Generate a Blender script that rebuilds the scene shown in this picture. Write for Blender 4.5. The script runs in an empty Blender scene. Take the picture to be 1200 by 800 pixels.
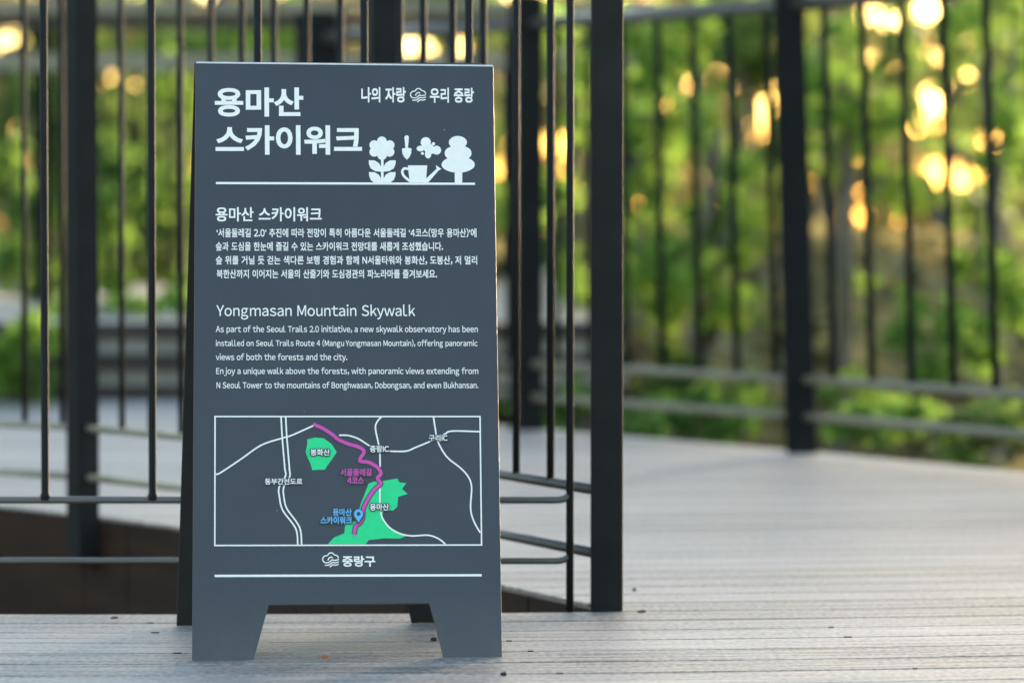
import bpy, bmesh, math, random
import numpy as np
from mathutils import Vector, Matrix
R = math.radians
random.seed(7); RNG = np.random.default_rng(7)
SC = bpy.context.scene
COL = SC.collection

# ------------------------------------------------------------------ camera, sky, sun, exposure
HC = 0.65                                    # lens height
FPX = 4500.0                                 # 135 mm lens on a 36 mm sensor, in 1200-px units
cam = bpy.data.cameras.new('camera'); camo = bpy.data.objects.new('camera', cam); COL.objects.link(camo)
camo.location = (0, 0, HC); camo.rotation_euler = (R(90 - 1.909), 0, 0)
cam.sensor_width = 36; cam.lens = 135; cam.clip_start = .05; cam.clip_end = 6000
cam.dof.use_dof = True; cam.dof.focus_distance = 5.72; cam.dof.aperture_fstop = 3.3; cam.dof.aperture_blades = 0
SC.camera = camo

SUN_EL, SUN_AZ = 4.3, 26.0                   # azimuth to the right of straight ahead (+Y)
w = bpy.data.worlds.new('World'); SC.world = w; w.use_nodes = True
nt = w.node_tree; bg = nt.nodes['Background']
sky = nt.nodes.new('ShaderNodeTexSky'); sky.sky_type = 'NISHITA'; sky.sun_disc = False
sky.sun_elevation = R(SUN_EL); sky.sun_rotation = R(SUN_AZ); sky.altitude = 300
sky.air_density = .95; sky.dust_density = 2.0; sky.ozone_density = 1.1
nt.links.new(sky.outputs[0], bg.inputs[0]); bg.inputs[1].default_value = .15
sl = bpy.data.lights.new('sun', 'SUN'); slo = bpy.data.objects.new('sun', sl); COL.objects.link(slo)
sl.energy = 2.6; sl.angle = R(12); sl.color = (1, .80, .55)
sd = Vector((math.sin(R(SUN_AZ)) * math.cos(R(SUN_EL)), math.cos(R(SUN_AZ)) * math.cos(R(SUN_EL)), math.sin(R(SUN_EL))))
slo.rotation_euler = sd.to_track_quat('Z', 'Y').to_euler(); slo.location = sd * 40
vs = SC.view_settings; vs.view_transform = 'Standard'; vs.look = 'None'; vs.gamma = 1; vs.use_curve_mapping = False
vs.exposure = 2.85
SC.render.engine = 'CYCLES'
SC.cycles.use_denoising = True
SC.cycles.max_bounces = 8; SC.cycles.transparent_max_bounces = 4
SC.cycles.sample_clamp_indirect = 6

# ------------------------------------------------------------------ helpers
def at(px, py, Y):                           # measured position in the photograph -> place at distance Y
    return Vector(((px - 600) / FPX * Y, Y, HC - (py - 250) / FPX * Y))
def ground(px, py, z=0.0):
    Y = FPX * (HC - z) / (py - 250)
    return Vector(((px - 600) / FPX * Y, Y, z))

def nodes_of(name):
    m = bpy.data.materials.new(name); m.use_nodes = True
    return m, m.node_tree, m.node_tree.nodes['Principled BSDF']
def ramp(nt, fac, stops):
    r = nt.nodes.new('ShaderNodeValToRGB'); e = r.color_ramp.elements
    while len(e) < len(stops): e.new(.5)
    for k, (p, c) in enumerate(stops): e[k].position = p; e[k].color = (*c, 1)
    nt.links.new(fac, r.inputs[0]); return r.outputs[0]
def noise(nt, scale, detail=4, rough=.55, vec=None, mapscale=None, coord='Object'):
    n = nt.nodes.new('ShaderNodeTexNoise'); n.inputs['Scale'].default_value = scale
    n.inputs['Detail'].default_value = detail; n.inputs['Roughness'].default_value = rough
    tc = nt.nodes.new('ShaderNodeTexCoord')
    v = tc.outputs[coord]
    if mapscale:
        mp = nt.nodes.new('ShaderNodeMapping'); mp.inputs['Scale'].default_value = mapscale
        nt.links.new(v, mp.inputs[0]); v = mp.outputs[0]
    nt.links.new(v, n.inputs['Vector']); return n.outputs['Fac']
def bump(nt, b, h, strength, dist):
    n = nt.nodes.new('ShaderNodeBump'); n.inputs['Strength'].default_value = strength; n.inputs['Distance'].default_value = dist
    nt.links.new(h, n.inputs['Height']); nt.links.new(n.outputs[0], b.inputs['Normal'])
def mathn(nt, op, a, b=None):
    n = nt.nodes.new('ShaderNodeMath'); n.operation = op
    for k, v in enumerate((a, b)):
        if v is None: continue
        if isinstance(v, (int, float)): n.inputs[k].default_value = v
        else: nt.links.new(v, n.inputs[k])
    return n.outputs[0]
def simple(name, c1, c2, scale=30, rough=.5, bs=0, spec=.5, metallic=0, mapscale=None):
    m, nt, b = nodes_of(name)
    f = noise(nt, scale, mapscale=mapscale)
    nt.links.new(ramp(nt, f, [(.3, c1), (.7, c2)]), b.inputs['Base Color'])
    b.inputs['Roughness'].default_value = rough; b.inputs['Specular IOR Level'].default_value = spec
    b.inputs['Metallic'].default_value = metallic
    if bs: bump(nt, b, f, bs, .002)
    return m

M = {}
M['steel'] = simple('charcoal_painted_steel', (.018, .0188, .0200), (.024, .025, .0265), 14, .6, .03, .06)
M['far_steel'] = simple('dark_grey_steel', (.014, .0148, .016), (.019, .020, .0215), 8, .7, .02, 0)
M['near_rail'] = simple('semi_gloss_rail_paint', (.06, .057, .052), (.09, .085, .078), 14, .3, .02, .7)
M['lit_rail'] = simple('sky_lit_rail', (.30, .27, .21), (.42, .38, .31), 7, .4, .02, .5)  # dark bars catching the sky: that sheen is painted into the pale colour
M['rear'] = simple('black_panel_back', (.008, .008, .009), (.013, .013, .014), 20, .7)
M['top_bevel'] = simple('pale_bevel_strip', (.55, .57, .60), (.68, .70, .72), 60, .4)
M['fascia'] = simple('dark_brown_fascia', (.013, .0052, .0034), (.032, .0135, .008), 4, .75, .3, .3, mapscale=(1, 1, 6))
M['white'] = simple('white_vinyl_print', (.83, .81, .79), (.88, .865, .85), 90, .5)
M['green'] = simple('green_vinyl_print', (.0, .60, .22), (.004, .66, .25), 60, .5)
M['pink'] = simple('magenta_vinyl_print', (.62, .05, .38), (.68, .06, .42), 60, .5)
M['blue'] = simple('sky_blue_vinyl_print', (.09, .42, .80), (.11, .48, .86), 60, .5)
M['halo'] = simple('dark_print_outline', (.035, .045, .06), (.04, .05, .066), 60, .5)
M['bark'] = simple('grey_brown_bark', (.09, .075, .06), (.24, .21, .175), 9, .9, .5, .2, mapscale=(3, 3, .6))
M['pale_board'] = simple('pale_weathered_board', (.22, .20, .18), (.33, .30, .27), 6, .7)
M['brown_board'] = simple('dark_brown_board', (.025, .016, .013), (.045, .028, .022), 6, .7)
M['pale_rail'] = simple('pale_grey_and_sky_lit_rail', (.17, .15, .11), (.25, .22, .165), 5, .6, 0, .3)  # on the outer lower rails, caught sky is put into the colour
M['path'] = simple('pale_concrete_path', (.30, .28, .26), (.42, .40, .37), 3, .8)
M['dry_leaf'] = simple('orange_dry_leaf', (.35, .10, .02), (.55, .20, .04), 80, .6)
M['brown_leaf'] = simple('brown_dry_leaf', (.10, .05, .03), (.2, .1, .05), 80, .7)
M['pebble'] = simple('black_grit', (.012, .012, .012), (.03, .03, .03), 300, .8)

# slate panel: even paint with faint scuffs and tiny white specks
m, nt, b = nodes_of('slate_panel_paint')
f = noise(nt, 3.2, 7, .68)
base = ramp(nt, f, [(.25, (.022, .027, .042)), (.5, (.027, .032, .049)), (.75, (.032, .037, .055))])
v = nt.nodes.new('ShaderNodeTexVoronoi'); v.inputs['Scale'].default_value = 34
tc = nt.nodes.new('ShaderNodeTexCoord'); nt.links.new(tc.outputs['Object'], v.inputs['Vector'])
sp = mathn(nt, 'LESS_THAN', v.outputs['Distance'], .022)
sp2 = mathn(nt, 'MULTIPLY', sp, mathn(nt, 'GREATER_THAN', noise(nt, 11, 1), .56))
mx = nt.nodes.new('ShaderNodeMix'); mx.data_type = 'RGBA'
nt.links.new(sp2, mx.inputs['Factor']); nt.links.new(base, mx.inputs['A']); mx.inputs['B'].default_value = (.5, .55, .6, 1)
nt.links.new(mx.outputs['Result'], b.inputs['Base Color'])
nt.links.new(mathn(nt, 'MULTIPLY_ADD', noise(nt, 3, 5), .25), b.inputs['Roughness'])
b.inputs['Roughness'].default_value = .42
for l in list(nt.links):
    if l.to_socket == b.inputs['Roughness']: nt.links.remove(l)
nt.links.new(mathn(nt, 'MULTIPLY_ADD', noise(nt, 2.6, 6, .7), .5), b.inputs['Roughness'])
rn = b.inputs['Roughness'].links[0].from_node; rn.inputs[2].default_value = .17
# dust caught along the lower edge and on the feet, in broken smears
sx = nt.nodes.new('ShaderNodeSeparateXYZ'); nt.links.new(tc.outputs['Object'], sx.inputs[0])
low = nt.nodes.new('ShaderNodeMapRange'); low.inputs['From Min'].default_value = .10; low.inputs['From Max'].default_value = 0; nt.links.new(sx.outputs['Y'], low.inputs['Value'])
dm = mathn(nt, 'MULTIPLY', low.outputs[0], mathn(nt, 'MULTIPLY', noise(nt, 26, 6, .7, mapscale=(1, .35, 1)), .35))
m2 = nt.nodes.new('ShaderNodeMix'); m2.data_type = 'RGBA'; nt.links.new(dm, m2.inputs['Factor']); nt.links.new(mx.outputs['Result'], m2.inputs['A']); m2.inputs['B'].default_value = (.16, .15, .14, 1)
nt.links.new(m2.outputs['Result'], b.inputs['Base Color'])
bump(nt, b, noise(nt, 420, 2), .03, .001)
M['panel'] = m

# deck boards: grey weathered composite, fine ribs and streaks along the board (uv.x along, uv.y across)
m, nt, b = nodes_of('weathered_deck_boards')
uv = nt.nodes.new('ShaderNodeUVMap'); uv.uv_map = 'board'
def uvnoise(sx, sy, scale, detail=5):
    mp = nt.nodes.new('ShaderNodeMapping'); mp.inputs['Scale'].default_value = (sx, sy, 1)
    nt.links.new(uv.outputs[0], mp.inputs[0])
    n = nt.nodes.new('ShaderNodeTexNoise'); n.inputs['Scale'].default_value = scale; n.inputs['Detail'].default_value = detail
    nt.links.new(mp.outputs[0], n.inputs['Vector']); return n.outputs['Fac']
at_ = nt.nodes.new('ShaderNodeAttribute'); at_.attribute_name = 'tone'
streak = uvnoise(.9, 26, 3)
grain = uvnoise(110, 55, 1, 4)
blotch = uvnoise(1, 1.4, 1.6)
t = mathn(nt, 'ADD', mathn(nt, 'MULTIPLY', streak, .62), mathn(nt, 'MULTIPLY', grain, .42))
t = mathn(nt, 'ADD', t, mathn(nt, 'MULTIPLY', blotch, .10))
t = mathn(nt, 'ADD', t, mathn(nt, 'MULTIPLY', at_.outputs['Fac'], .10))
c = ramp(nt, t, [(.42, (.085, .074, .070)), (.52, (.20, .180, .170)), (.61, (.33, .294, .281)), (.74, (.48, .432, .412))])
nt.links.new(c, b.inputs['Base Color'])
rr = mathn(nt, 'ADD', mathn(nt, 'MULTIPLY', blotch, .25), .36)
nt.links.new(rr, b.inputs['Roughness']); b.inputs['Specular IOR Level'].default_value = .5
sep = nt.nodes.new('ShaderNodeSeparateXYZ'); nt.links.new(uv.outputs[0], sep.inputs[0])
rib = mathn(nt, 'SINE', mathn(nt, 'MULTIPLY', sep.outputs['Y'], 2 * math.pi / .0117))
h = mathn(nt, 'ADD', mathn(nt, 'MULTIPLY', streak, 2.2), mathn(nt, 'MULTIPLY', grain, .9))
bump(nt, b, h, .6, .002)
M['deck'] = m

# ground: sandy soil, dry grass and green patches
m, nt, b = nodes_of('hillside_soil_and_grass')
f1 = noise(nt, .35, 6, .65); f2 = noise(nt, 6, 6, .7)
ff = mathn(nt, 'ADD', mathn(nt, 'MULTIPLY', f1, .75), mathn(nt, 'MULTIPLY', f2, .25))
nt.links.new(ramp(nt, ff, [(.33, (.06, .10, .022)), (.39, (.14, .15, .05)), (.45, (.52, .41, .29)), (.7, (.68, .55, .41))]), b.inputs['Base Color'])
b.inputs['Roughness'].default_value = .95; b.inputs['Specular IOR Level'].default_value = .1
bump(nt, b, f2, .8, .08)
M['ground'] = m

def leaf_mat(name, dark, light, trans):
    m, nt, b = nodes_of(name)
    a = nt.nodes.new('ShaderNodeAttribute'); a.attribute_name = 'tint'
    nt.links.new(ramp(nt, a.outputs['Fac'], [(0, dark), (1, light)]), b.inputs['Base Color'])
    b.inputs['Roughness'].default_value = .55; b.inputs['Specular IOR Level'].default_value = .25
    tr = nt.nodes.new('ShaderNodeBsdfTranslucent')
    nt.links.new(ramp(nt, a.outputs['Fac'], [(0, tuple(.55 * x for x in trans)), (1, trans)]), tr.inputs['Color'])
    mix = nt.nodes.new('ShaderNodeMixShader'); mix.inputs[0].default_value = .5
    nt.links.new(b.outputs[0], mix.inputs[1]); nt.links.new(tr.outputs[0], mix.inputs[2])
    nt.links.new(mix.outputs[0], nt.nodes['Material Output'].inputs['Surface'])
    return m
M['leaf_bright'] = leaf_mat('bright_leaves', (.05, .12, .02), (.12, .22, .04), (.42, .66, .11))
M['leaf_mid'] = leaf_mat('mid_green_leaves', (.05, .11, .02), (.09, .18, .04), (.34, .58, .10))
M['leaf_dark'] = leaf_mat('deep_green_leaves', (.04, .09, .025), (.10, .16, .04), (.32, .48, .11))
M['leaf_olive'] = leaf_mat('olive_and_tan_leaves', (.05, .09, .025), (.26, .21, .09), (.56, .50, .20))
M['leaf_dry'] = leaf_mat('tan_grass_blades', (.2, .16, .07), (.45, .38, .20), (.45, .38, .16))

def link(name, me, mat=None, parent=None, loc=None, rot=None):
    o = bpy.data.objects.new(name, me); COL.objects.link(o)
    if mat is not None and me is not None and not me.materials: me.materials.append(mat)
    if parent is not None: o.parent = parent
    if loc is not None: o.location = loc
    if rot is not None: o.rotation_euler = rot
    return o
def tag(o, label, cat, group=None):
    o['label'] = label; o['category'] = cat
    if group: o['group'] = group
    return o
def struct(o, kind='structure'): o['kind'] = kind; return o
def thing(name, label, cat, loc=(0, 0, 0), rz=0, group=None):
    o = bpy.data.objects.new(name, None); COL.objects.link(o); o.empty_display_size = .1
    o.location = loc; o.rotation_euler = (0, 0, rz); return tag(o, label, cat, group)

class MB:
    def __init__(s): s.v = []; s.f = []; s.smooth = []
    def add(s, vs, fs, smooth=False):
        k = len(s.v); s.v += [tuple(x) for x in vs]; s.f += [tuple(i + k for i in f) for f in fs]; s.smooth += [smooth] * len(fs)
    def box(s, c, size, rz=0, lean=(0, 0)):
        hx, hy, hz = (q / 2 for q in size); cs, sn = math.cos(rz), math.sin(rz); vs = []
        for z in (-hz, hz):
            for x, y in ((-hx, -hy), (hx, -hy), (hx, hy), (-hx, hy)):
                vs.append((c[0] + x * cs - y * sn + lean[0] * (z + hz), c[1] + x * sn + y * cs + lean[1] * (z + hz), c[2] + z))
        s.add(vs, [(0, 3, 2, 1), (4, 5, 6, 7), (0, 1, 5, 4), (1, 2, 6, 5), (2, 3, 7, 6), (3, 0, 4, 7)])
    def tube(s, pts, rad, n=10, cap=True):
        pts = [Vector(p) for p in pts]
        if isinstance(rad, (int, float)): rad = [rad] * len(pts)
        k = len(s.v); up = None
        for i, p in enumerate(pts):
            d = (pts[min(i + 1, len(pts) - 1)] - pts[max(i - 1, 0)]).normalized()
            if up is None: up = d.orthogonal().normalized()
            up = (up - d * up.dot(d)).normalized(); sd_ = d.cross(up)
            for j in range(n):
                a = 2 * math.pi * j / n; q = p + (up * math.cos(a) + sd_ * math.sin(a)) * rad[i]; s.v.append(tuple(q))
        for i in range(len(pts) - 1):
            for j in range(n):
                a = k + i * n + j; b_ = k + i * n + (j + 1) % n
                s.f.append((a, b_, b_ + n, a + n)); s.smooth.append(True)
        if cap:
            s.f.append(tuple(k + j for j in reversed(range(n)))); s.smooth.append(False)
            e = k + (len(pts) - 1) * n; s.f.append(tuple(e + j for j in range(n))); s.smooth.append(False)
    def mesh(s, name):
        me = bpy.data.meshes.new(name); me.from_pydata(s.v, [], s.f); me.polygons.foreach_set('use_smooth', s.smooth); me.update(); return me
    def build(s, name, mat, parent=None, bevel=0, **kw):
        me = s.mesh(name)
        o = link(name, me, mat, parent, **kw)
        if bevel:
            bv = o.modifiers.new('edge', 'BEVEL'); bv.width = bevel; bv.segments = 2; bv.limit_method = 'ANGLE'; bv.angle_limit = R(40)
        return o

# ------------------------------------------------------------------ ground
def ground_z(x, y):
    r = math.hypot(x, y)
    z = -.42 + .10 * math.sin(x * .9 + 1) * math.cos(y * .7) + .03 * math.sin(x * 3.1) * math.sin(y * 2.7)
    if y < 9.5: z -= 1.6 * min(1, (9.5 - y) / 1.5)
    if y > 14: z += .17 * min(y - 14, 4.2) * (1 if x > -.5 else .4)
    if y > 31: z -= .11 * (y - 31) ** 1.05
    return max(z, -45 + 6 * math.sin(x * .004) * math.cos(y * .003))
mb = MB()
xs = list(np.concatenate([-np.geomspace(2500, 12, 16), np.linspace(-10, 10, 41), np.geomspace(12, 2500, 16)]))
ys = list(np.concatenate([-np.geomspace(2500, 4, 10), np.linspace(0, 40, 81), np.geomspace(42, 4500, 26)]))
mb.v = [(x, y, ground_z(x, y)) for y in ys for x in xs]
nx = len(xs)
mb.f = [(j * nx + i, j * nx + i + 1, (j + 1) * nx + i + 1, (j + 1) * nx + i) for j in range(len(ys) - 1) for i in range(nx - 1)]
mb.smooth = [True] * len(mb.f)
struct(mb.build('ground', M['ground']))

# ------------------------------------------------------------------ deck with its opening
def bend(x): return .075 * x + .055 * x * x if x < 2.5 else .075 * x + .055 * 6.25 + .275 * (x - 2.5)
EDGE = [(.185, 6.262), (-.018, 6.72), (-.40, 7.44), (-.69, 7.97), (-.90, 8.25), (-1.14, 8.55), (-1.75, 9.02), (-2.6, 9.35), (-4.2, 9.6)]
OUT = [(4.6, .8), (3.9, 3.2), (3.05, 5.3), (2.55, 6.8), (2.05, 8.1), (1.50, 9.29), (.83, 10.46), (.09, 11.56), (-.60, 12.55), (-.70, 13.35), (-.72, 13.5)]
def x_on(poly, y):                            # X where a polyline (monotonic in Y) has this Y
    for (xa, ya), (xb, yb) in zip(poly, poly[1:]):
        if ya <= y <= yb: return xa + (xb - xa) * (y - ya) / (yb - ya)
    return poly[0][0] if y < poly[0][1] else poly[-1][0]
def bound(poly, v):                           # same, for a bent board line v
    x = 0.0
    for _ in range(30): x = .5 * x + .5 * x_on(poly, v + bend(x))
    return x
V_FRONT = 6.262 - bend(.16)
bw, gap, th = .1395, .0055, .024
verts, faces, uvs, tones = [], [], [], []
clips = MB()
v0 = V_FRONT - bw * 36
k = 0
while v0 < 13.9:
    v1 = v0 + bw - gap
    behind = v0 > V_FRONT - .01
    def xl(v):
        if not behind: return -4.2
        return bound(EDGE, v)
    def xr(v): return bound(OUT, v)
    a0, a1, b0, b1 = xl(v0), xl(v1), xr(v0), xr(v1)
    tone = RNG.random(); off = RNG.random() * 40
    if b0 - a0 > .05:
        n = max(2, int((b0 - a0) / .18)); base = len(verts)
        for i in range(n + 1):
            t_ = i / n
            for (xx, vv) in ((a0 + (b0 - a0) * t_, v0), (a1 + (b1 - a1) * t_, v1)):
                yy = vv + bend(xx)
                e = .003                      # eased board edges
                verts += [(xx, yy, -th), (xx, yy, -e), (xx, yy + (e if vv == v0 else -e), 0)]
                uvs += [(xx + off, vv)] * 3
        def q(i, j): return base + i * 6 + j   # 0,1,2 near side low/edge/top ; 3,4,5 far side
        for i in range(n):
            for (a, b_, flip) in ((0, 1, 0), (1, 2, 0), (2, 5, 0), (5, 4, 0), (4, 3, 0)):
                faces.append((q(i, a), q(i + 1, a), q(i + 1, b_), q(i, b_))); tones.append(tone)
        for i in (0, n):
            faces.append((q(i, 0), q(i, 1), q(i, 2), q(i, 5), q(i, 4), q(i, 3))); tones.append(tone)
    # dark fixing clips in the gap, on fanned joist lines
    vg = v1 + gap / 2
    for j in range(-6, 8):
        xj = .02 + .52 * j + (vg - 5.7) * (-.165 + .055 * .52 * j) + .004 * math.sin(k * 2.1)
        if RNG.random() < .5 and vg < 6.7 and (not behind or xj > bound(EDGE, vg) + .03):
            clips.box((xj + RNG.uniform(-.004, .004), vg + bend(xj), -.0004), (RNG.uniform(.006, .013), .0062, .003), .1)
    v0 += bw; k += 1
me = bpy.data.meshes.new('deck'); me.from_pydata(verts, [], faces); me.update()
uvl = me.uv_layers.new(name='board')
li = np.zeros(len(me.loops), dtype=np.int32); me.loops.foreach_get('vertex_index', li)
uvl.data.foreach_set('uv', np.array(uvs, dtype=np.float32)[li].ravel())
ta = me.attributes.new('tone', 'FLOAT', 'FACE'); ta.data.foreach_set('value', np.array(tones, dtype=np.float32))
deck = struct(link('deck', me, M['deck']))
clips.build('deck_clip', M['pebble'], deck)

# dark joists and substrate under the boards (seen only down the gaps)
sub = MB()
def slab(poly, z0, z1):
    n = len(poly)
    sub.add([(x, y, z0) for x, y in poly] + [(x, y, z1) for x, y in poly],
            [tuple(reversed(range(n))), tuple(range(n, 2 * n))] + [(i, (i + 1) % n, n + (i + 1) % n, n + i) for i in range(n)])
yl = V_FRONT + bend(-4.1)
slab([(-4.15, 1.2), (4.3, 1.2), (3.8, 3.2), (2.98, 5.3), (2.5, 6.75), (2.02, 8.0), (1.46, 9.22), (.80, 10.38), (.06, 11.48), (-.66, 12.45), (-.74, 13.4),
      (-4.15, 13.4), (-4.15, 9.64)] + [(x + .01, y + .03) for x, y in reversed(EDGE[:-1])] + [(.14, 6.235), (-.6, 6.21), (-1.5, 6.22), (-2.6, 6.3), (-4.15, 6.62)], -.16, -.03)
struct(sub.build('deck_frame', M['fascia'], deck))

# brown fascia boards down the far side of the opening
fas = MB()
pts = []
for (xa, ya), (xb, yb) in zip(EDGE, EDGE[1:]):
    n = max(1, int(math.hypot(xb - xa, yb - ya) / .14))
    pts += [(xa + (xb - xa) * i / n, ya + (yb - ya) * i / n) for i in range(n)]
pts.append(EDGE[-1])
for i, ((xa, ya), (xb, yb)) in enumerate(zip(pts, pts[1:])):
    d = Vector((xb - xa, yb - ya, 0)); L = d.length
    j = .002 * ((i * 7) % 3)
    n_ = Vector((-d.y, d.x, 0)).normalized() * (-1)
    if n_.y > 0: n_ = -n_
    c = Vector(((xa + xb) / 2, (ya + yb) / 2, 0)) + n_ * (.0125 + j * .5)
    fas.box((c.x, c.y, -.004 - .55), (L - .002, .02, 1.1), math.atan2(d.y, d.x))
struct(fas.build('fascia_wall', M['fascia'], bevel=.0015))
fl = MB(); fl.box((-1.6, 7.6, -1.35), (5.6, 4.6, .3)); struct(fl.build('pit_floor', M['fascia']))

# ------------------------------------------------------------------ railings
def post(parent, x, y, size, z0, z1, rz=0, lean=(0, 0), mat='steel'):
    p = MB(); p.box((x, y, (z0 + z1) / 2), (size, size, z1 - z0), rz, lean)
    return p.build('post', M[mat], parent, bevel=.003)
def bar(parent, name, pts, r, mat='steel', n=10):
    b_ = MB(); b_.tube(pts, r, n); return b_.build(name, M[mat], parent)

# near railing, straight across the front of the opening
RY = 6.285
fr = thing('railing', 'dark steel railing right behind the sign, running straight along the front of the deck opening', 'railing', (-.9, RY, 0))
def loc(p, o): return Vector(p) - Vector(o.location)
XE = (668 - 600) / FPX * RY
def frame_bar(z, rc=.022):
    pts = [(-2.75, RY, z), (XE - rc - .3, RY, z), (XE - rc, RY, z)]
    pts += [(XE - rc + rc * math.sin(a), RY, z + rc * (1 - math.cos(a)) * .55) for a in np.linspace(.3, 1.2, 4)]
    return [loc(p, fr) for p in pts]
z1r, z2r = HC - 336 / FPX * RY, HC - 407.5 / FPX * RY
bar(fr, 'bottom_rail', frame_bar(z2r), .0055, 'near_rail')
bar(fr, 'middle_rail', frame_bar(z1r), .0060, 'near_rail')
bar(fr, 'top_rail', [loc((-2.75, RY, 1.2), fr), loc((XE, RY, 1.2), fr)], .016)
bar(fr, 'end_bar', [loc((XE, RY, -.02), fr), loc((XE, RY, 1.2), fr)], .0063)
for px in (549.5, 427, 302.5, 178, 52, -72, -196, -320, -570, -694, -818, -942, -1066):
    x = (px - 600) / FPX * RY
    bar(fr, 'baluster', [loc((x, RY, z_), fr) for z_ in (z1r, z1r + .008, z1r + .012, .5, 1.2)], [.0092, .0082, .0064, .0064, .0064])
post(fr, *loc((-1.72, RY, 0), fr).xy, .052, -.03, 1.22)

# railing round the curved far side
P0 = (.1557, 6.303); P1 = (-.2455, 7.262); P3 = (-.917, 8.19); P4 = (-1.78, 8.93); P5 = (-2.85, 9.27); P6 = (-4.1, 9.5)
vr = thing('railing', 'dark steel railing curving back round the far rim of the deck opening', 'railing', (P0[0], P0[1], 0))
def lv(x, y, z): return Vector((x - P0[0], y - P0[1], z))
post(vr, 0, 0, .0522, -.005, 1.25)
post(vr, P1[0] - P0[0], P1[1] - P0[1], .052, -.5, 1.25, R(20))
post(vr, P3[0] - P0[0], P3[1] - P0[1], .052, -.10, 1.25, R(38))
for p in (P4, P5, P6): post(vr, p[0] - P0[0], p[1] - P0[1], .052, -.55, 1.25, R(20))
chain = [P0, P1, P3, P4, P5, P6]
for nm, z, r in (('bottom_rail', .088, .0085), ('middle_rail', .193, .0085), ('top_rail', 1.2, .016)):
    for a, b_ in zip(chain, chain[1:]):
        va, vb = Vector(a), Vector(b_); d = (vb - va).normalized() * .02
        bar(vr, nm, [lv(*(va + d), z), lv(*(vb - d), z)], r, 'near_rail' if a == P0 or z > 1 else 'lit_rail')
def baluster_at(a, b_, s):
    x, y = a[0] + (b_[0] - a[0]) * s, a[1] + (b_[1] - a[1]) * s
    bar(vr, 'baluster', [lv(x, y, .193), lv(x, y, 1.2)], .0066)
for s in (.225, .37, .515, .655, .795, .91): baluster_at(P0, P1, s)
for s in (.124, .228, .332, .436, .54, .644, .75, .854): baluster_at(P1, P3, s)
for s in (.055, .16, .265, .37, .475, .58, .685, .79, .895): baluster_at(P3, P4, s)
for a, b_ in ((P4, P5), (P5, P6)):
    for s in np.linspace(.11, .9, 8): baluster_at(a, b_, s)

# outer railing along the forest edge
OP = [(2.42, 6.75), (1.98, 8.02), (1.45, 9.24), (.787, 10.43), (.043, 11.52), (-.635, 12.45)]
orr = thing('railing', 'tall dark railing with pale lit lower rails along the forest edge of the deck', 'railing', (.787, 10.43, 0))
def lo(x, y, z): return Vector((x - .787, y - 10.43, z))
def lean_of(x): return -.030 * min(1, max(0, (x - .05) / .7))
for i, (x, y) in enumerate(OP):
    post(orr, x - .787, y - 10.43, .074 if i < 5 else .10, -.01, 1.3, R(34) if i not in (3,) else R(4), (lean_of(x), 0), 'far_steel')
for a, b_ in zip(OP, OP[1:]):
    va, vb = Vector(a), Vector(b_); L = (vb - va).length
    for nm, z, r in (('bottom_rail', .10, .0125), ('middle_rail', .20, .0135), ('top_rail', 1.215, .021)):
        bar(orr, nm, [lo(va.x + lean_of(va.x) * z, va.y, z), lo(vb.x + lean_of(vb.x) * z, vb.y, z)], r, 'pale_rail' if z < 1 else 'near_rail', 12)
    for j in range(7):
        p = vb.lerp(va, .1226 + .1335 * j); l = lean_of(p.x)
        bar(orr, 'baluster', [lo(p.x + l * .2, p.y, .2), lo(p.x + l * 1.2, p.y, 1.2)], .0102, 'far_steel', 8)

# ------------------------------------------------------------------ terrace beyond the deck on the left
tw = thing('terrace_wall', 'low wall of alternating dark brown and pale boards at the far end of the deck', 'low wall', (-2.1, 13.45, 0))
hz = [(0.0, .046, 0), (.046, .104, 1), (.104, .158, 0), (.158, .214, 1), (.214, .268, 0)]
for z0, z1, p in hz:
    bb = MB(); bb.box((.0, .03 if p else 0.0, (z0 + z1) / 2), (5.0, .05, z1 - z0 - .001))
    bb.build('pale_board' if p else 'dark_board', M['pale_board'] if p else M['brown_board'], tw, bevel=.002)
tp = MB(); tp.box((-2.25, 17.2, .13), (5.3, 7.4, .27)); struct(tp.build('path', M['path']))
fr2 = thing('railing', 'distant grey railing with a pale broad handrail above the far terrace', 'railing', (-2, 16.3, .265))
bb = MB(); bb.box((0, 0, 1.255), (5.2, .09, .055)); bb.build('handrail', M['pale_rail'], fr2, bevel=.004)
bb = MB(); bb.box((0, .0, 1.195), (5.2, .04, .055)); bb.build('top_rail', M['brown_board'], fr2, bevel=.003)
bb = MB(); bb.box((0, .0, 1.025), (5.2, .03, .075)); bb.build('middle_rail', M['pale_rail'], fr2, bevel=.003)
for x in np.linspace(-2.38, 2.38, 35):
    bb = MB(); bb.tube([(x, .02, .12), (x, .02, 1.0)], .009, 8); bb.build('baluster', M['far_steel'], fr2)
for x in (-2.5, -1.25, 0, 1.25, 2.5):
    bb = MB(); bb.box((x, .06, .6), (.07, .07, 1.2)); bb.build('post', M['far_steel'], fr2, bevel=.003)

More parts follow.
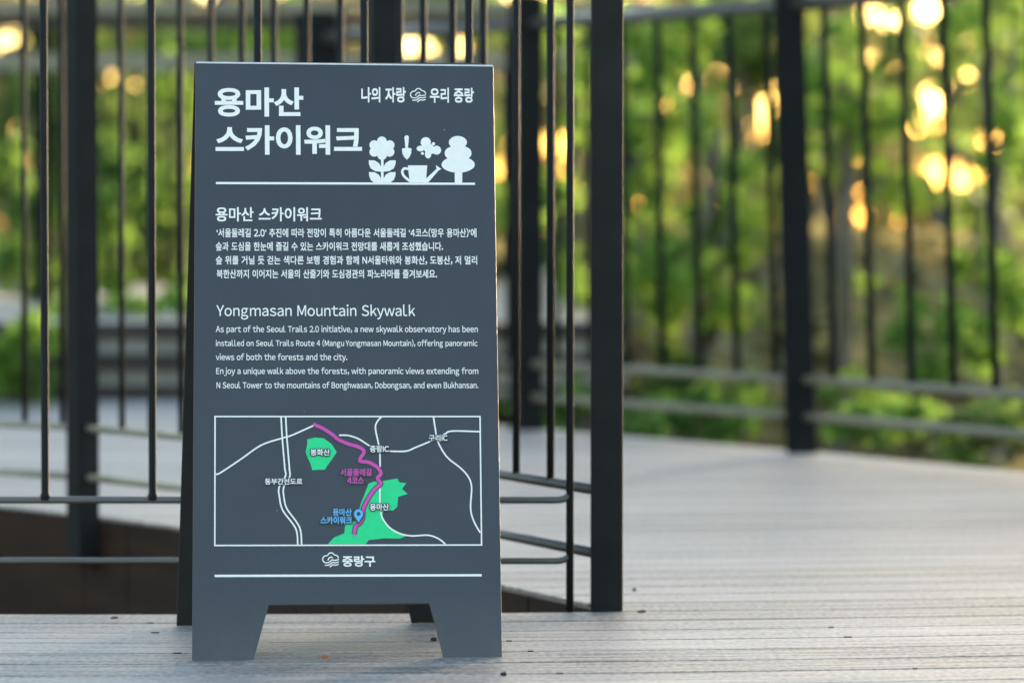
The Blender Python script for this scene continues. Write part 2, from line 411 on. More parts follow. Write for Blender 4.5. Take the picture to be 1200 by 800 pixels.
# ------------------------------------------------------------------ plants
def leaf_mesh(name, pts, size, flat=.55, droop=.3):
    n = len(pts); pts = np.asarray(pts, dtype=np.float64)
    d = RNG.normal(size=(n, 3)); d[:, 2] -= droop; d /= np.linalg.norm(d, axis=1)[:, None]
    nn = RNG.normal(size=(n, 3)) * flat; nn[:, 2] += 1
    s = np.cross(d, nn); s /= np.linalg.norm(s, axis=1)[:, None] + 1e-9
    u = np.cross(s, d)
    L = size * (.65 + .7 * RNG.random(n))[:, None]; W = L * (.26 + .12 * RNG.random(n))[:, None]
    base = pts - d * L * .5; tip = pts + d * L * .5
    l = pts - d * L * .08 + s * W + u * L * .10; r = pts - d * L * .08 - s * W + u * L * .10
    l2 = pts + d * L * .22 + s * W * .75 + u * L * .07; r2 = pts + d * L * .22 - s * W * .75 + u * L * .07
    V = np.stack([base, l, l2, tip, r2, r], axis=1).reshape(-1, 3)
    me = bpy.data.meshes.new(name)
    me.vertices.add(6 * n); me.vertices.foreach_set('co', V.ravel())
    idx = np.arange(n)[:, None] * 6
    F = np.concatenate([idx + np.array([0, 1, 2, 3]), idx + np.array([0, 3, 4, 5])], axis=1).reshape(-1)
    me.loops.add(8 * n); me.loops.foreach_set('vertex_index', F)
    me.polygons.add(2 * n); me.polygons.foreach_set('loop_start', np.arange(2 * n) * 4); me.polygons.foreach_set('loop_total', np.full(2 * n, 4))
    me.update(calc_edges=True)
    a = me.attributes.new('tint', 'FLOAT', 'FACE'); a.data.foreach_set('value', np.repeat(RNG.random(n), 2).astype(np.float32))
    return me
def clump_points(c, rad, n, per=22, spread=.26):
    m_ = max(3, n // per); cc = []
    while len(cc) < m_:
        p = RNG.uniform(-1, 1, 3); q_ = np.linalg.norm(p)
        if q_ < 1 and RNG.random() < .35 + .65 * q_: cc.append(p)
    cc = np.array(cc); pick = RNG.integers(0, m_, n)
    p = cc[pick] + RNG.normal(size=(n, 3)) * spread
    return p * np.array(rad) + np.array(c)
OPENINGS = [(801, 99, 9), (777, 125, 8), (842, 95, 9), (867, 103, 8), (902, 110, 9), (891, 135, 10), (892, 157, 9), (735, 190, 8), (742, 240, 8), (870, 5, 9), (903, 50, 6),
            (1014, 15, 9), (1044, 26, 10), (1083, 17, 11), (1094, 60, 11), (1014, 71, 6), (1047, 84, 5), (1132, 90, 9), (1102, 112, 17), (1088, 142, 13), (1109, 210, 14), (1140, 216, 9), (1000, 255, 7), (1085, 277, 8), (960, 150, 5),
            (1162, 168, 10), (1132, 49, 4), (995, 180, 7), (1160, 235, 7), (650, 172, 10), (663, 200, 6), (590, 200, 7), (480, 50, 9), (500, 62, 9), (540, 55, 9), (10, 45, 12), (35, 185, 9), (130, 92, 6)]
def open_gaps(pts, origin=(0, 0, 0), keep=.09):
    p = np.asarray(pts) + np.array(origin)
    px = 600 + FPX * p[:, 0] / p[:, 1]; py = 250 - FPX * (p[:, 2] - HC) / p[:, 1]
    ok = np.ones(len(p), bool)
    for cx, cy, r_ in OPENINGS: ok &= ((px - cx) ** 2 + (py - cy) ** 2 > (r_ * 1.12 + 5) ** 2) | (RNG.random(len(p)) < keep)
    return np.asarray(pts)[ok]
def curve_pts(a, b_, wob, n=6):
    a, b_ = Vector(a), Vector(b_); out = []
    o1 = Vector((random.uniform(-1, 1), random.uniform(-1, 1), random.uniform(-.3, .3))) * wob
    for i in range(n + 1):
        t_ = i / n; out.append(a.lerp(b_, t_) + o1 * math.sin(math.pi * t_))
    return out
def plant(name, label, cat, base, blobs, mat, leaf, group, trunk_r=.03, trunk_top=None, part='crown', per=22):
    """blobs: list of (centre xyz, radii xyz, leaf count), world coordinates."""
    bx, by = base; bz = ground_z(bx, by) - .05
    if by > 13.6 and by < 20.8 and -4.8 < bx < .38: bz = max(bz, .25)
    t = thing(name, label, cat, (bx, by, bz), 0, group)
    B = Vector((bx, by, bz))
    pts = np.concatenate([clump_points(Vector(c) - B, r_, n, per) for c, r_, n in blobs])
    pts = pts[pts[:, 2] > .04]
    pts = open_gaps(pts, B)
    link(part, leaf_mesh(part, pts, leaf), M[mat], t)
    tr = MB()
    top = Vector(trunk_top) - B if trunk_top else sum((Vector(c) - B for c, _, _ in blobs), Vector()) / len(blobs)
    tp_ = curve_pts((0, 0, -.1), top, .12 * top.length * .5, 8)
    tr.tube(tp_, [trunk_r * (1 - .6 * i / 8) for i in range(9)], 9)
    for c, r_, n in blobs:
        e = Vector(c) - B; s = tp_[random.randint(3, 7)]
        if (e - s).length < .05: continue
        cp = curve_pts(s, e, .1 * (e - s).length, 5)
        tr.tube(cp, [trunk_r * .5 * (1 - .75 * i / 5) for i in range(6)], 7)
        for _ in range(3):
            e2 = e + Vector([random.uniform(-.8, .8) * q_ for q_ in r_]); cp2 = curve_pts(cp[3], e2, .05, 4)
            tr.tube(cp2, [trunk_r * .25 * (1 - .7 * i / 4) for i in range(5)], 5)
    tr.build('trunk' if part == 'crown' else 'stem', M['bark'], t)
    return t
def blob(px, py, Y, rx, ry, n, ry_depth=.45):
    s = Y / FPX
    return (tuple(at(px, py, Y)), (rx * s, max(ry_depth, rx * s), ry * s), n)

# saplings and small trees beyond the outer railing (bright, backlit)
plant('sapling', 'bright leafy sapling behind the railing just right of the near thick post', 'sapling', at(752, 500, 14.2).xy,
      [blob(760, 140, 14.2, 38, 60, 260), blob(745, 250, 14.2, 28, 50, 140), blob(765, 330, 14.2, 36, 46, 200), blob(790, 60, 14.2, 40, 50, 200), blob(735, 60, 14.2, 20, 60, 80)],
      'leaf_bright', .085, 'plants beyond the outer railing', .022, at(770, 40, 14.2))
plant('sapling', 'slim grey stemmed sapling with yellow green leaves midway between the two right posts', 'sapling', at(832, 520, 13.6).xy,
      [blob(850, 265, 13.6, 44, 45, 220), blob(800, 285, 13.6, 34, 40, 150), blob(862, 195, 13.6, 22, 30, 70), blob(835, 350, 13.6, 44, 36, 180), blob(815, 120, 13.6, 20, 60, 60)],
      'leaf_bright', .085, 'plants beyond the outer railing', .036, at(845, 150, 13.6))
plant('small_tree', 'small tree with a leaning grey branch just right of the far outer post', 'tree', at(972, 520, 14.6).xy,
      [blob(1005, 150, 14.6, 50, 40, 220), blob(960, 60, 14.6, 30, 45, 110), blob(1005, 335, 14.6, 14, 12, 12), blob(1045, 210, 14.6, 36, 36, 90)],
      'leaf_bright', .09, 'plants beyond the outer railing', .045, at(990, 80, 14.6))
plant('small_tree', 'airy young tree of light green leaves near the right end of the outer railing', 'tree', at(1182, 500, 14.0).xy,
      [blob(1185, 90, 14.0, 34, 70, 200), blob(1165, 180, 14.0, 26, 40, 80), blob(1190, 330, 14.0, 34, 50, 190), blob(1150, 330, 14, 24, 36, 80), blob(1140, 40, 14, 30, 40, 80)],
      'leaf_bright', .085, 'plants beyond the outer railing', .03, at(1190, 40, 14.0))
plant('sapling', 'thin sapling seen between the far thin post and the near thick post', 'sapling', at(668, 500, 15.0).xy,
      [blob(650, 240, 15, 26, 36, 110), blob(680, 120, 15, 22, 60, 120), blob(685, 320, 15, 20, 50, 120), blob(650, 60, 15, 30, 44, 110), blob(594, 220, 15, 14, 50, 70)],
      'leaf_bright', .085, 'plants beyond the outer railing', .022, at(665, 60, 15))

# low shrubs on the bank
SH = [(1110, 395, 13.2, 62, 40, 300, 'leaf_mid', 'rounded mid green shrub low behind the right end of the outer railing'),
      (975, 455, 13.6, 40, 16, 110, 'leaf_mid', 'low shrub at the foot of the tree with the leaning branch'),
      (1165, 505, 11.4, 60, 34, 260, 'leaf_dark', 'dark low shrub against the deck edge at far right'),
      (1040, 500, 12.0, 60, 26, 220, 'leaf_mid', 'spreading low shrub close under the pale rails right of the outer post'),
      (870, 480, 13.0, 46, 34, 220, 'leaf_mid', 'low bush at the foot of the slim grey stemmed sapling'),
      (785, 440, 13.6, 46, 40, 240, 'leaf_dark', 'deep green bush low down right of the near thick post'),
      (760, 500, 12.8, 50, 26, 220, 'leaf_mid', 'small bush against the deck edge right of the near thick post'),
      (655, 490, 13.0, 40, 26, 180, 'leaf_mid', 'small bush behind the lower rails between the two middle posts')]
for px, py, Y, rx, ry, n, mt, lb in SH:
    p = at(px, py, Y)
    plant('shrub', lb, 'shrub', p.xy, [blob(px - rx * .35, py + 4, Y, rx * .7, ry, n // 2, .3), blob(px + rx * .4, py - 4, Y + .2, rx * .65, ry * .95, n // 2, .3)],
          mt, .075, 'shrubs on the bank beyond the deck', .014, part='foliage')

# deeper trees
DT = [(865, 60, 21, [(865, 55, 90, 60, 420), (800, 140, 50, 50, 160), (900, 60, 40, 70, 200)], 'leaf_dark', 'dark full tree whose low branches hang above the bokeh left of the outer post'),
      (1085, 150, 20, [(1060, 50, 50, 50, 150), (1120, 100, 50, 60, 190), (1160, 270, 36, 40, 130)], 'leaf_dark', 'tree between the bright tree and the right end of the outer railing'),
      (945, 280, 23, [(925, 150, 50, 60, 170), (900, 230, 40, 40, 120), (960, 90, 40, 60, 130)], 'leaf_dark', 'half hidden tree directly behind the outer post'),
      (720, 170, 19, [(720, 90, 40, 70, 190), (690, 270, 50, 60, 190), (740, 210, 40, 40, 110)], 'leaf_dark', 'green tree directly behind the near thick post'),
      (1215, 260, 24, [(1200, 220, 50, 60, 170), (1230, 320, 60, 60, 200), (1190, 40, 50, 60, 150)], 'leaf_dark', 'dark tree cut by the right edge of the view'),
      (520, 120, 24, [(500, 10, 60, 34, 160), (560, 40, 46, 44, 140), (590, 170, 30, 60, 110), (610, 90, 20, 40, 60)], 'leaf_dark', 'tree behind the sign with low branches above its top edge')]
for px, py, Y, bl, mt, lb in DT:
    plant('tree', lb, 'tree', at(px, 500, Y).xy, [blob(a, c, Y + random.uniform(-.6, .6), rx, ry, int(n * 1.5), .9) for a, c, rx, ry, n in bl] + [blob(px + 10, -330, Y, 150, 170, 420, .9)],
          mt, .13, 'trees in the wood beyond', .055, at(px + 15, -260, Y))
# the wood carries on past both sides of the view
for px, Y, lb in ((-260, 20, 'tree past the left end of the far terrace'), (-620, 22, 'tree standing well left of the far terrace'), (-1050, 19, 'tree standing farthest left of the terrace'),
                  (1500, 20, 'tree past the right end of the outer railing'), (1850, 17, 'tree standing farthest right beyond the railing')):
    plant('tree', 'dark ' + lb, 'tree', at(px, 500, Y).xy, [blob(px + random.uniform(-120, 120), c, Y + random.uniform(-.8, .8), 150, 110, 520, 1.0) for c in (260, 60, -150, -380)],
          'leaf_dark', .15, 'trees in the wood beyond', .07, at(px + 20, -420, Y))
# left side plants on the terrace
LS = [('shrub', 25, 425, 13.25, [(15, 425, 40, 38, 220), (50, 400, 26, 26, 90)], 'leaf_bright', 'bright low shrub before the board wall at far left'),
      ('shrub', 222, 385, 14.4, [(220, 380, 18, 36, 130)], 'leaf_bright', 'slender bright shrub on the terrace close to the left edge of the sign'),
      ('shrub', 150, 365, 14.2, [(150, 372, 30, 16, 90), (90, 360, 24, 26, 110)], 'leaf_mid', 'low mid green plant on the pale terrace just behind the board wall'),
      ('shrub', 30, 330, 16.9, [(30, 320, 44, 34, 190), (10, 210, 22, 40, 110), (40, 260, 26, 40, 120)], 'leaf_mid', 'tall bushy shrub on the terrace at far left'),
      ('shrub', 130, 290, 17.0, [(130, 300, 34, 50, 200), (150, 215, 40, 36, 170), (120, 190, 30, 40, 100), (165, 210, 22, 26, 80)], 'leaf_mid', 'mid green shrub behind the distant railing between two near balusters'),
      ('shrub', 200, 240, 17.4, [(205, 225, 28, 26, 130), (195, 110, 22, 24, 70), (215, 100, 16, 30, 60), (220, 330, 22, 26, 80)], 'leaf_bright', 'light green shrub nearest the left edge of the sign on the far terrace')]
for nm, px, py, Y, bl, mt, lb in LS:
    plant(nm, lb, 'shrub', at(px, 480, Y).xy, [blob(a, c, Y + random.uniform(-.2, .2), rx, ry, n, .35) for a, c, rx, ry, n in bl], mt, .085, 'plants on the far terrace', .02, part='foliage')
LT = [(80, 21.5, [(60, 150, 80, 60, 260), (150, 250, 80, 50, 260), (20, 60, 60, 30, 110), (200, 300, 60, 50, 240), (60, 280, 60, 50, 200), (130, 130, 80, 50, 380), (30, 180, 70, 60, 320), (170, 190, 60, 50, 300), (120, 50, 70, 24, 200)], 'leaf_dark', 'deep green tree behind the distant railing at far left'),
      (235, 23, [(220, 160, 50, 60, 220), (260, 40, 60, 40, 150), (210, 60, 40, 30, 80), (180, 20, 60, 26, 100), (330, 30, 40, 50, 130)], 'leaf_mid', 'tree behind the distant railing by the left edge of the sign')]
for px, Y, bl, mt, lb in LT:
    plant('tree', lb, 'tree', at(px, 500, Y).xy, [blob(a, c, Y + random.uniform(-.4, .4), rx, ry, n, .9) for a, c, rx, ry, n in bl] + [blob(px + 10, -300, Y, 150, 170, 420, .9)], mt, .13, 'trees in the wood beyond', .055, at(px + 10, -240, Y))

# far-off wood on the slope below: one mass
pts = []
for _ in range(180):
    Y = random.uniform(35, 60); px = random.uniform(-250, 1450); zt = random.uniform(-2.2, .9)
    c = (((px - 600) / FPX) * Y, Y, zt); r_ = random.uniform(.5, 1.1)
    pts.append(clump_points(c, (r_, r_, r_ * .8), 150, 16, .3))
for _ in range(170):                            # taller crowns standing up out of it
    Y = random.uniform(38, 62); px = random.uniform(-250, 1450); zt = random.uniform(.9, 4.2)
    c = (((px - 600) / FPX) * Y, Y, zt); r_ = random.uniform(.5, 1.0)
    pts.append(clump_points(c, (r_, r_, r_ * .9), 110, 14, .3))
struct(link('far_woods', leaf_mesh('far_woods', open_gaps(np.concatenate(pts), keep=.06), .30), M['leaf_olive']), 'stuff')

# dry grass on the bank
gp = []
for _ in range(9000):
    Y = random.uniform(10.5, 24); px = random.uniform(560, 1300); x = (px - 600) / FPX * Y
    if x < x_on(OUT, Y) + .15 and Y < 13.4: continue
    if Y > 13.4 and x < .45 and Y < 20.9: continue
    gp.append((x, Y, ground_z(x, Y) + random.uniform(.02, .16)))
struct(link('grass', leaf_mesh('grass', gp, .20, .4, -1.2), M['leaf_dry']), 'stuff')

# ------------------------------------------------------------------ the sign
YAW, TILT = R(6.2), R(14.5)
foot = ground(406.7, 773.0)
sg = thing('a_frame_sign', 'dark slate folding A-frame sign with white Korean and English text and a trail map', 'sign', foot, YAW)
front_rot = (math.pi / 2 - TILT, 0, 0)
Mf = Matrix.Translation(foot) @ Matrix.Rotation(YAW, 4, 'Z') @ Matrix.Rotation(math.pi / 2 - TILT, 4, 'X')
Mi = Mf.inverted()
PITCH = R(1.909)
def uvp(px, py):                               # measured pixel -> place on the panel face
    d = Vector(((px - 600) / FPX, 1, -(py - 400) / FPX))
    d = Matrix.Rotation(-PITCH, 3, 'X') @ d
    o = Mi @ Vector((0, 0, HC)); d = Mi.to_3x3() @ d
    t_ = -o.z / d.z; p = o + d * t_
    return p.x, p.y
def zoomed(ox, oy, s): return lambda x, y: uvp(ox + x * s, oy + y * s)

def plate(poly, t, name, mat, parent, bevel=0, **kw):
    n = len(poly); b_ = MB()
    b_.add([(x, y, 0) for x, y in poly] + [(x, y, -t) for x, y in poly],
           [tuple(range(n)), tuple(reversed(range(n, 2 * n)))] + [(i, n + i, n + (i + 1) % n, (i + 1) % n) for i in range(n)])
    return b_.build(name, mat, parent, bevel, **kw)
outline = [uvp(*p) for p in ((225, 775.5), (296.5, 774.5), (315, 708.5), (503.5, 706.5), (520.5, 771.5), (588.5, 771.5), (578, 77), (229.3, 73.2))]
fp = plate(outline, .007, 'front_panel', M['panel'], sg, .0006, rot=front_rot)
W2 = .2265; HP = outline[7][1]
ro = [(-W2 - .0125, 0), (-W2 + .088, 0), (-W2 + .110, .085), (W2 - .112, .085), (W2 - .094, 0), (W2, 0), (W2 - .003, HP), (-W2 + .0125, HP)]
SPR = 2 * HP * math.sin(TILT) + .022
plate(ro, .007, 'rear_panel', M['rear'], sg, .001, loc=(0, SPR, 0), rot=(math.pi / 2 + TILT, 0, 0))
for x in (-.14, .14):
    hb = MB()
    hb.tube([(x - .03, HP * math.sin(TILT) + .010, HP * math.cos(TILT) - .012), (x + .03, HP * math.sin(TILT) + .010, HP * math.cos(TILT) - .012)], .0055, 10)
    hb.build('hinge', M['steel'], sg)
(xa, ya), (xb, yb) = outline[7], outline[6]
plate([(xa + .0005, ya - .0016), (xb - .0005, yb - .0016), (xb - .0008, yb + .0008), (xa + .0008, ya + .0008)], .0085, 'bevel_strip', M['top_bevel'], fp, loc=(0, 0, .0006))  # pale strip drawn for the white front bevel of the panel

ZL = .0006
class Flat:                                    # flat print on the panel, each piece a hair above the last
    def __init__(s, z=ZL): s.b = MB(); s.z = z
    def poly(s, pts):
        from mathutils.geometry import tessellate_polygon
        V3 = [Vector((x, y, 0)) for x, y in pts]; fs_ = []
        for t3 in tessellate_polygon([V3]):
            p, q_, r_ = (V3[i] for i in t3)
            fs_.append(tuple(t3) if (q_ - p).cross(r_ - p).z > 0 else tuple(reversed(t3)))
        s.b.add([(x, y, s.z) for x, y in pts], fs_); s.z += .00005
    def ell(s, T, cx, cy, rx, ry=None, n=28):
        ry = ry or rx; s.poly([T(cx + rx * math.cos(-2 * math.pi * i / n), cy + ry * math.sin(-2 * math.pi * i / n)) for i in range(n)])
    def stroke(s, pts, wd, smooth=True, closed=False):
        P = [Vector(p) for p in pts]
        if smooth and len(P) > 2:
            Q = []
            for i in range(len(P) - 1):
                a, b_, c, d = P[max(i - 1, 0)], P[i], P[i + 1], P[min(i + 2, len(P) - 1)]
                for k_ in range(6):
                    t_ = k_ / 6
                    Q.append(.5 * ((2 * b_) + (c - a) * t_ + (2 * a - 5 * b_ + 4 * c - d) * t_ * t_ + (3 * b_ - a - 3 * c + d) * t_ ** 3))
            Q.append(P[-1]); P = Q
        L = []; n = len(P)
        for i in range(n):
            if closed: a, b_ = P[i - 1], P[(i + 1) % n]; d0 = (P[i] - a).normalized(); d1 = (b_ - P[i]).normalized()
            else:
                d0 = (P[i] - P[i - 1]).normalized() if i else (P[1] - P[0]).normalized()
                d1 = (P[i + 1] - P[i]).normalized() if i < n - 1 else d0
            t_ = (d0 + d1)
            t_ = t_.normalized() if t_.length > 1e-6 else d1
            m_ = Vector((-t_.y, t_.x)); k_ = 1 / max(.5, abs(m_.dot(Vector((-d1.y, d1.x)))))
            L.append((P[i] + m_ * wd / 2 * k_, P[i] - m_ * wd / 2 * k_))
        vs_ = [(p.x, p.y, s.z) for pr in L for p in pr]
        rng = range(n if closed else n - 1)
        s.b.add(vs_, [(2 * i, 2 * i + 1, 2 * ((i + 1) % n) + 1, 2 * ((i + 1) % n)) for i in rng]); s.z += .00005
    def build(s, name, mat): return s.b.build(name, M[mat], fp)
PX = (uvp(560, 400)[0] - uvp(260, 400)[0]) / 300   # size of one photo pixel on the panel

LEFT = dict(zip('bhkmnpriluBDEFHIKLMNPR', [.08] * 22)); LEFT.update(i=.062, l=.062); LEFT.update(dict(zip('tfvwxyzATVWXYj', (.02, .01, .012, .012, .015, .012, .035, .01, .015, .012, .015, .005, -.11))))
RIGHT = dict(zip('dhilmnqguaHIMNU', [.075] * 15)); RIGHT.update(i=.06, l=.06); RIGHT.update(dict(zip('rftcekvwyxzATVWYLFP', (0, -.025, .01, .025, .045, .0, .01, .01, .01, .01, .03, .01, .01, .005, .01, .0, .01, .01, .02))))
GLYPH = {}
def glyph(ch, offset):
    k = (ch, round(offset, 4))
    if k in GLYPH: return GLYPH[k]
    if ch == 'I':                               # a plain upright stroke as tall as the other capitals
        h_ = glyph('H', 0)[0]; y0, y1 = h_[:, 1].min(), h_[:, 1].max()
        GLYPH[k] = (np.array([(0, y0, 0), (.085, y0, 0), (.085, y1, 0), (0, y1, 0)]), [(0, 1, 2, 3)]); return GLYPH[k]
    cu = bpy.data.curves.new('t', 'FONT')
    cu.body = chr(ord(ch) + 0xFEE0) if 33 <= ord(ch) < 127 else ch          # the full-width forms share the hangul typeface
    cu.size = 1; cu.offset = offset; cu.resolution_u = 4
    o = bpy.data.objects.new('t', cu); COL.objects.link(o)
    dg = bpy.context.evaluated_depsgraph_get(); me = bpy.data.meshes.new_from_object(o.evaluated_get(dg))
    n = len(me.vertices); co = np.zeros(n * 3); me.vertices.foreach_get('co', co); co = co.reshape(-1, 3)
    fs_ = [tuple(p.vertices) for p in me.polygons]
    bpy.data.objects.remove(o); bpy.data.curves.remove(cu); bpy.data.meshes.remove(me)
    GLYPH[k] = (co, fs_); return GLYPH[k]
def text_flat(s, offset, track):
    V, F, x, n = [], [], 0.0, 0
    for ch in s:
        if ch == ' ': x += .315; continue
        ref, _ = glyph(ch, 0.0)
        co, fs_ = glyph(ch, offset)
        latin = ord(ch) < 127 or ch in '‘’'
        lo_, hi = ref[:, 0].min(), ref[:, 0].max()
        if latin: lb = LEFT.get(ch, .052); sh = x + lb - lo_; adv = hi - lo_ + lb + RIGHT.get(ch, .052)
        else: sh = x; adv = .92
        c = co.copy(); c[:, 0] += sh; V.append(c); F += [tuple(i + n for i in f_) for f_ in fs_]; n += len(co); x += adv + track
    return np.concatenate(V), F
def letter(b_, s, x0, y0, x1, y1, offset=0.0, z=ZL, T=uvp, halo=None, bold=0.0, track=0.0):
    """fit the words s into the measured rectangle (x0,y0)-(x1,y1)."""
    co, fs_ = text_flat(s, offset, track)
    lo_, hi = co.min(0), co.max(0)
    p00 = Vector(T(x0, y1)); p10 = Vector(T(x1, y1)); p01 = Vector(T(x0, y0))
    ex, ey = p10 - p00, p01 - p00
    def put(mb_, co_, f_, z_, dx=0, dy=0):
        U = (co_[:, :2] + (dx, dy) - lo_[:2]) / (hi - lo_)[:2]
        mb_.add([(p00.x + ex.x * u + ey.x * v_, p00.y + ex.y * u + ey.y * v_, z_) for u, v_ in U], f_)
    put(b_, co, fs_, z)
    if bold:                                    # heavier strokes: the same letters printed again a hair aside
        for k_, (dx, dy) in enumerate(((bold, bold), (-bold, bold), (bold, -bold), (-bold, -bold))): put(b_, co, fs_, z + .00004 * (k_ + 1), dx, dy)
    if halo is not None:
        for k_ in range(20):
            a_ = 2 * math.pi * k_ / 12; r_ = .10 if k_ < 12 else .17; a_ = a_ if k_ < 12 else 2 * math.pi * k_ / 8
            put(halo, co, fs_, z - .0003 - .00003 * k_, r_ * math.cos(a_), r_ * math.sin(a_))

b_ = MB(); letter(b_, '용마산', 251.7, 102.8, 355.5, 137, .030); letter(b_, '스카이워크', 252.6, 147, 424.3, 181.6, .030); b_.build('title_lettering', M['white'], fp)
b_ = MB(); letter(b_, '나의 자랑', 423.7, 103, 475.3, 120, bold=.026); b_.build('slogan_lettering', M['white'], fp)
b_ = MB(); letter(b_, '우리 중랑', 504, 103.7, 555, 120.3, bold=.026); b_.build('slogan_lettering', M['white'], fp)
b_ = MB(); letter(b_, '용마산 스카이워크', 253, 243.3, 376.8, 259.3, bold=.02); b_.build('heading_lettering', M['white'], fp)
b_ = MB(); letter(b_, 'Yongmasan Mountain Skywalk', 253.6, 356.8, 486.6, 374.4, bold=.006); b_.build('heading_lettering', M['white'], fp)
b_ = MB()
KO = [('‘서울둘레길 2.0’ 추진에 따라 전망이 특히 아름다운 서울둘레길 ‘4코스(망우 용마산)’에', 253.9, 267.6, 558.2, 278.2),
      ('숲과 도심을 한눈에 즐길 수 있는 스카이워크 전망대를 새롭게 조성했습니다.', 253, 283.8, 519, 293.8),
      ('숲 위를 거닐 듯 걷는 색다른 보행 경험과 함께 N서울타워와 봉화산, 도봉산, 저 멀리', 253, 299.9, 559, 310.2),
      ('북한산까지 이어지는 서울의 산줄기와 도심경관의 파노라마를 즐겨보세요.', 254, 316, 512, 326)]
EN = [('As part of the Seoul Trails 2.0 initiative, a new skywalk observatory has been', 253, 381.5, 559.8, 391.3),
      ('installed on Seoul Trails Route 4 (Mangu Yongmasan Mountain), offering panoramic', 253, 397.8, 559.5, 407.6),
      ('views of both the forests and the city.', 253, 414.2, 406.8, 424),
      ('Enjoy a unique walk above the forests, with panoramic views extending from', 253.4, 430.6, 560.4, 440.4),
      ('N Seoul Tower to the mountains of Bonghwasan, Dobongsan, and even Bukhansan.', 253.8, 447.2, 560.4, 457)]
for s, *r_ in KO: letter(b_, s, *r_, bold=.018)
b_.build('paragraph_lettering', M['white'], fp); b_ = MB()
for s, *r_ in EN: letter(b_, s, *r_, bold=.012)
b_.build('paragraph_lettering', M['white'], fp)

f = Flat(); f.stroke([uvp(253, 214.7), uvp(556.6, 215.6)], 2.7 * PX, False); f.build('rule_line', 'white'); f = Flat(); f.stroke([uvp(251.5, 674.4), uvp(564.4, 673.6)], 2.7 * PX, False); f.build('rule_line', 'white')

# garden pictograms
T = zoomed(420, 140, .125); f = Flat()
for c in ((220, 208, 46), (293, 243, 45), (292, 306, 45), (222, 335, 46), (148, 306, 45), (148, 243, 45), (221, 272, 66)): f.ell(T, *c)
f.poly([T(*p) for p in ((211, 370), (236, 370), (236, 598), (211, 598))])
LFA = [(97, 385), (150, 386), (190, 410), (211, 445), (215, 492), (160, 488), (115, 462), (98, 420)]
LFB = [(98, 495), (150, 497), (190, 520), (210, 555), (215, 598), (150, 598), (115, 570), (100, 530)]
for lf in (LFA, LFB): f.poly([T(*p) for p in lf]); f.poly([T(446 - x, y) for x, y in reversed(lf)])
f.build('flower_pictogram', 'white')
f = Flat(); f.ell(T, 452, 172, 21); f.poly([T(*p) for p in ((431, 172), (473, 172), (463, 275), (441, 275))])
f.poly([T(*p) for p in ((408, 275), (440, 268), (470, 268), (498, 275), (495, 320), (478, 355), (455, 380), (430, 355), (411, 320))]); f.build('trowel_pictogram', 'white')
f = Flat()
for c in ((631, 216, 48, 48), (733, 290, 42, 42), (582, 275, 37, 27), (653, 328, 30, 40), (660, 275, 46, 46), (703, 231, 16, 16), (600, 321, 15, 13), (690, 290, 46, 34)): f.ell(T, *c)
f.build('butterfly_pictogram', 'white')
f = Flat(); f.poly([T(*p) for p in ((463, 432), (645, 432), (632, 598), (482, 598))])
f.stroke([T(*p) for p in ((468, 466), (430, 462), (411, 490), (425, 530), (460, 562), (490, 585))], 24 * .125 * PX)
f.poly([T(*p) for p in ((630, 560), (732, 465), (726, 430), (777, 466), (752, 480), (650, 598), (628, 598))]); f.build('watering_can_pictogram', 'white')
f = Flat()
for c in ((932, 217, 85, 60), (880, 318, 72, 60), (990, 318, 70, 60), (934, 300, 90, 70), (935, 425, 156, 76)): f.ell(T, *c)
f.poly([T(*p) for p in ((903, 480), (973, 480), (973, 598), (903, 598))]); f.build('tree_pictogram', 'white')

def emblem(ox, oy, sx, name):
    T = zoomed(ox, oy, sx); f = Flat(); wd = 9.5 * sx * PX
    # cloud outline over three waves, in a 138 x 122 box
    f.stroke([T(*p) for p in ((18, 84), (4, 66), (4, 46), (18, 30), (42, 24), (58, 6), (82, 4), (102, 20), (124, 28), (136, 48))], wd)
    f.stroke([T(*p) for p in ((46, 66), (56, 46), (74, 38), (86, 46))], wd)
    f.stroke([T(*p) for p in ((18, 85), (52, 84), (80, 62), (104, 66), (138, 58))], wd)
    f.stroke([T(*p) for p in ((20, 106), (56, 104), (84, 83), (108, 86), (138, 78))], wd)
    f.stroke([T(*p) for p in ((62, 122), (86, 104), (110, 106), (136, 98))], wd)
    f.build(name, 'white')
emblem(480.7, 103.7, .1333, 'cloud_emblem')
emblem(377.8, 647, .14, 'cloud_emblem')
b_ = MB(); letter(b_, '중랑구', 401, 650.8, 439.8, 663.6, .03); b_.build('district_lettering', M['white'], fp)

# trail map
T = zoomed(240, 475, .3); S3 = .3 * PX
f = Flat(); f.stroke([T(*p) for p in ((40, 43), (1075, 43), (1081, 544), (39, 546))], 5.5 * S3, False, True); f.build('map_frame', 'white')
f = Flat(.0004)
f.poly([T(*p) for p in reversed([(400, 132), (430, 125), (465, 128), (495, 150), (515, 182), (500, 205), (475, 240), (470, 250), (420, 252), (412, 225), (400, 200), (394, 180), (400, 155)])]); f.build('map_hill', 'green')
f = Flat(.0004)
f.poly([T(*p) for p in reversed([(660, 297), (690, 295), (720, 290), (752, 285), (760, 300), (787, 303), (770, 325), (793, 345), (755, 356), (752, 395), (735, 410), (700, 405), (692, 430), (715, 470), (760, 495), (790, 508), (760, 519), (700, 518), (640, 525), (628, 541), (480, 541), (505, 515), (545, 498), (548, 465), (590, 450), (610, 380), (630, 330), (640, 305)])]); f.build('map_hill', 'green')
f = Flat(.0007); wr = 6 * S3
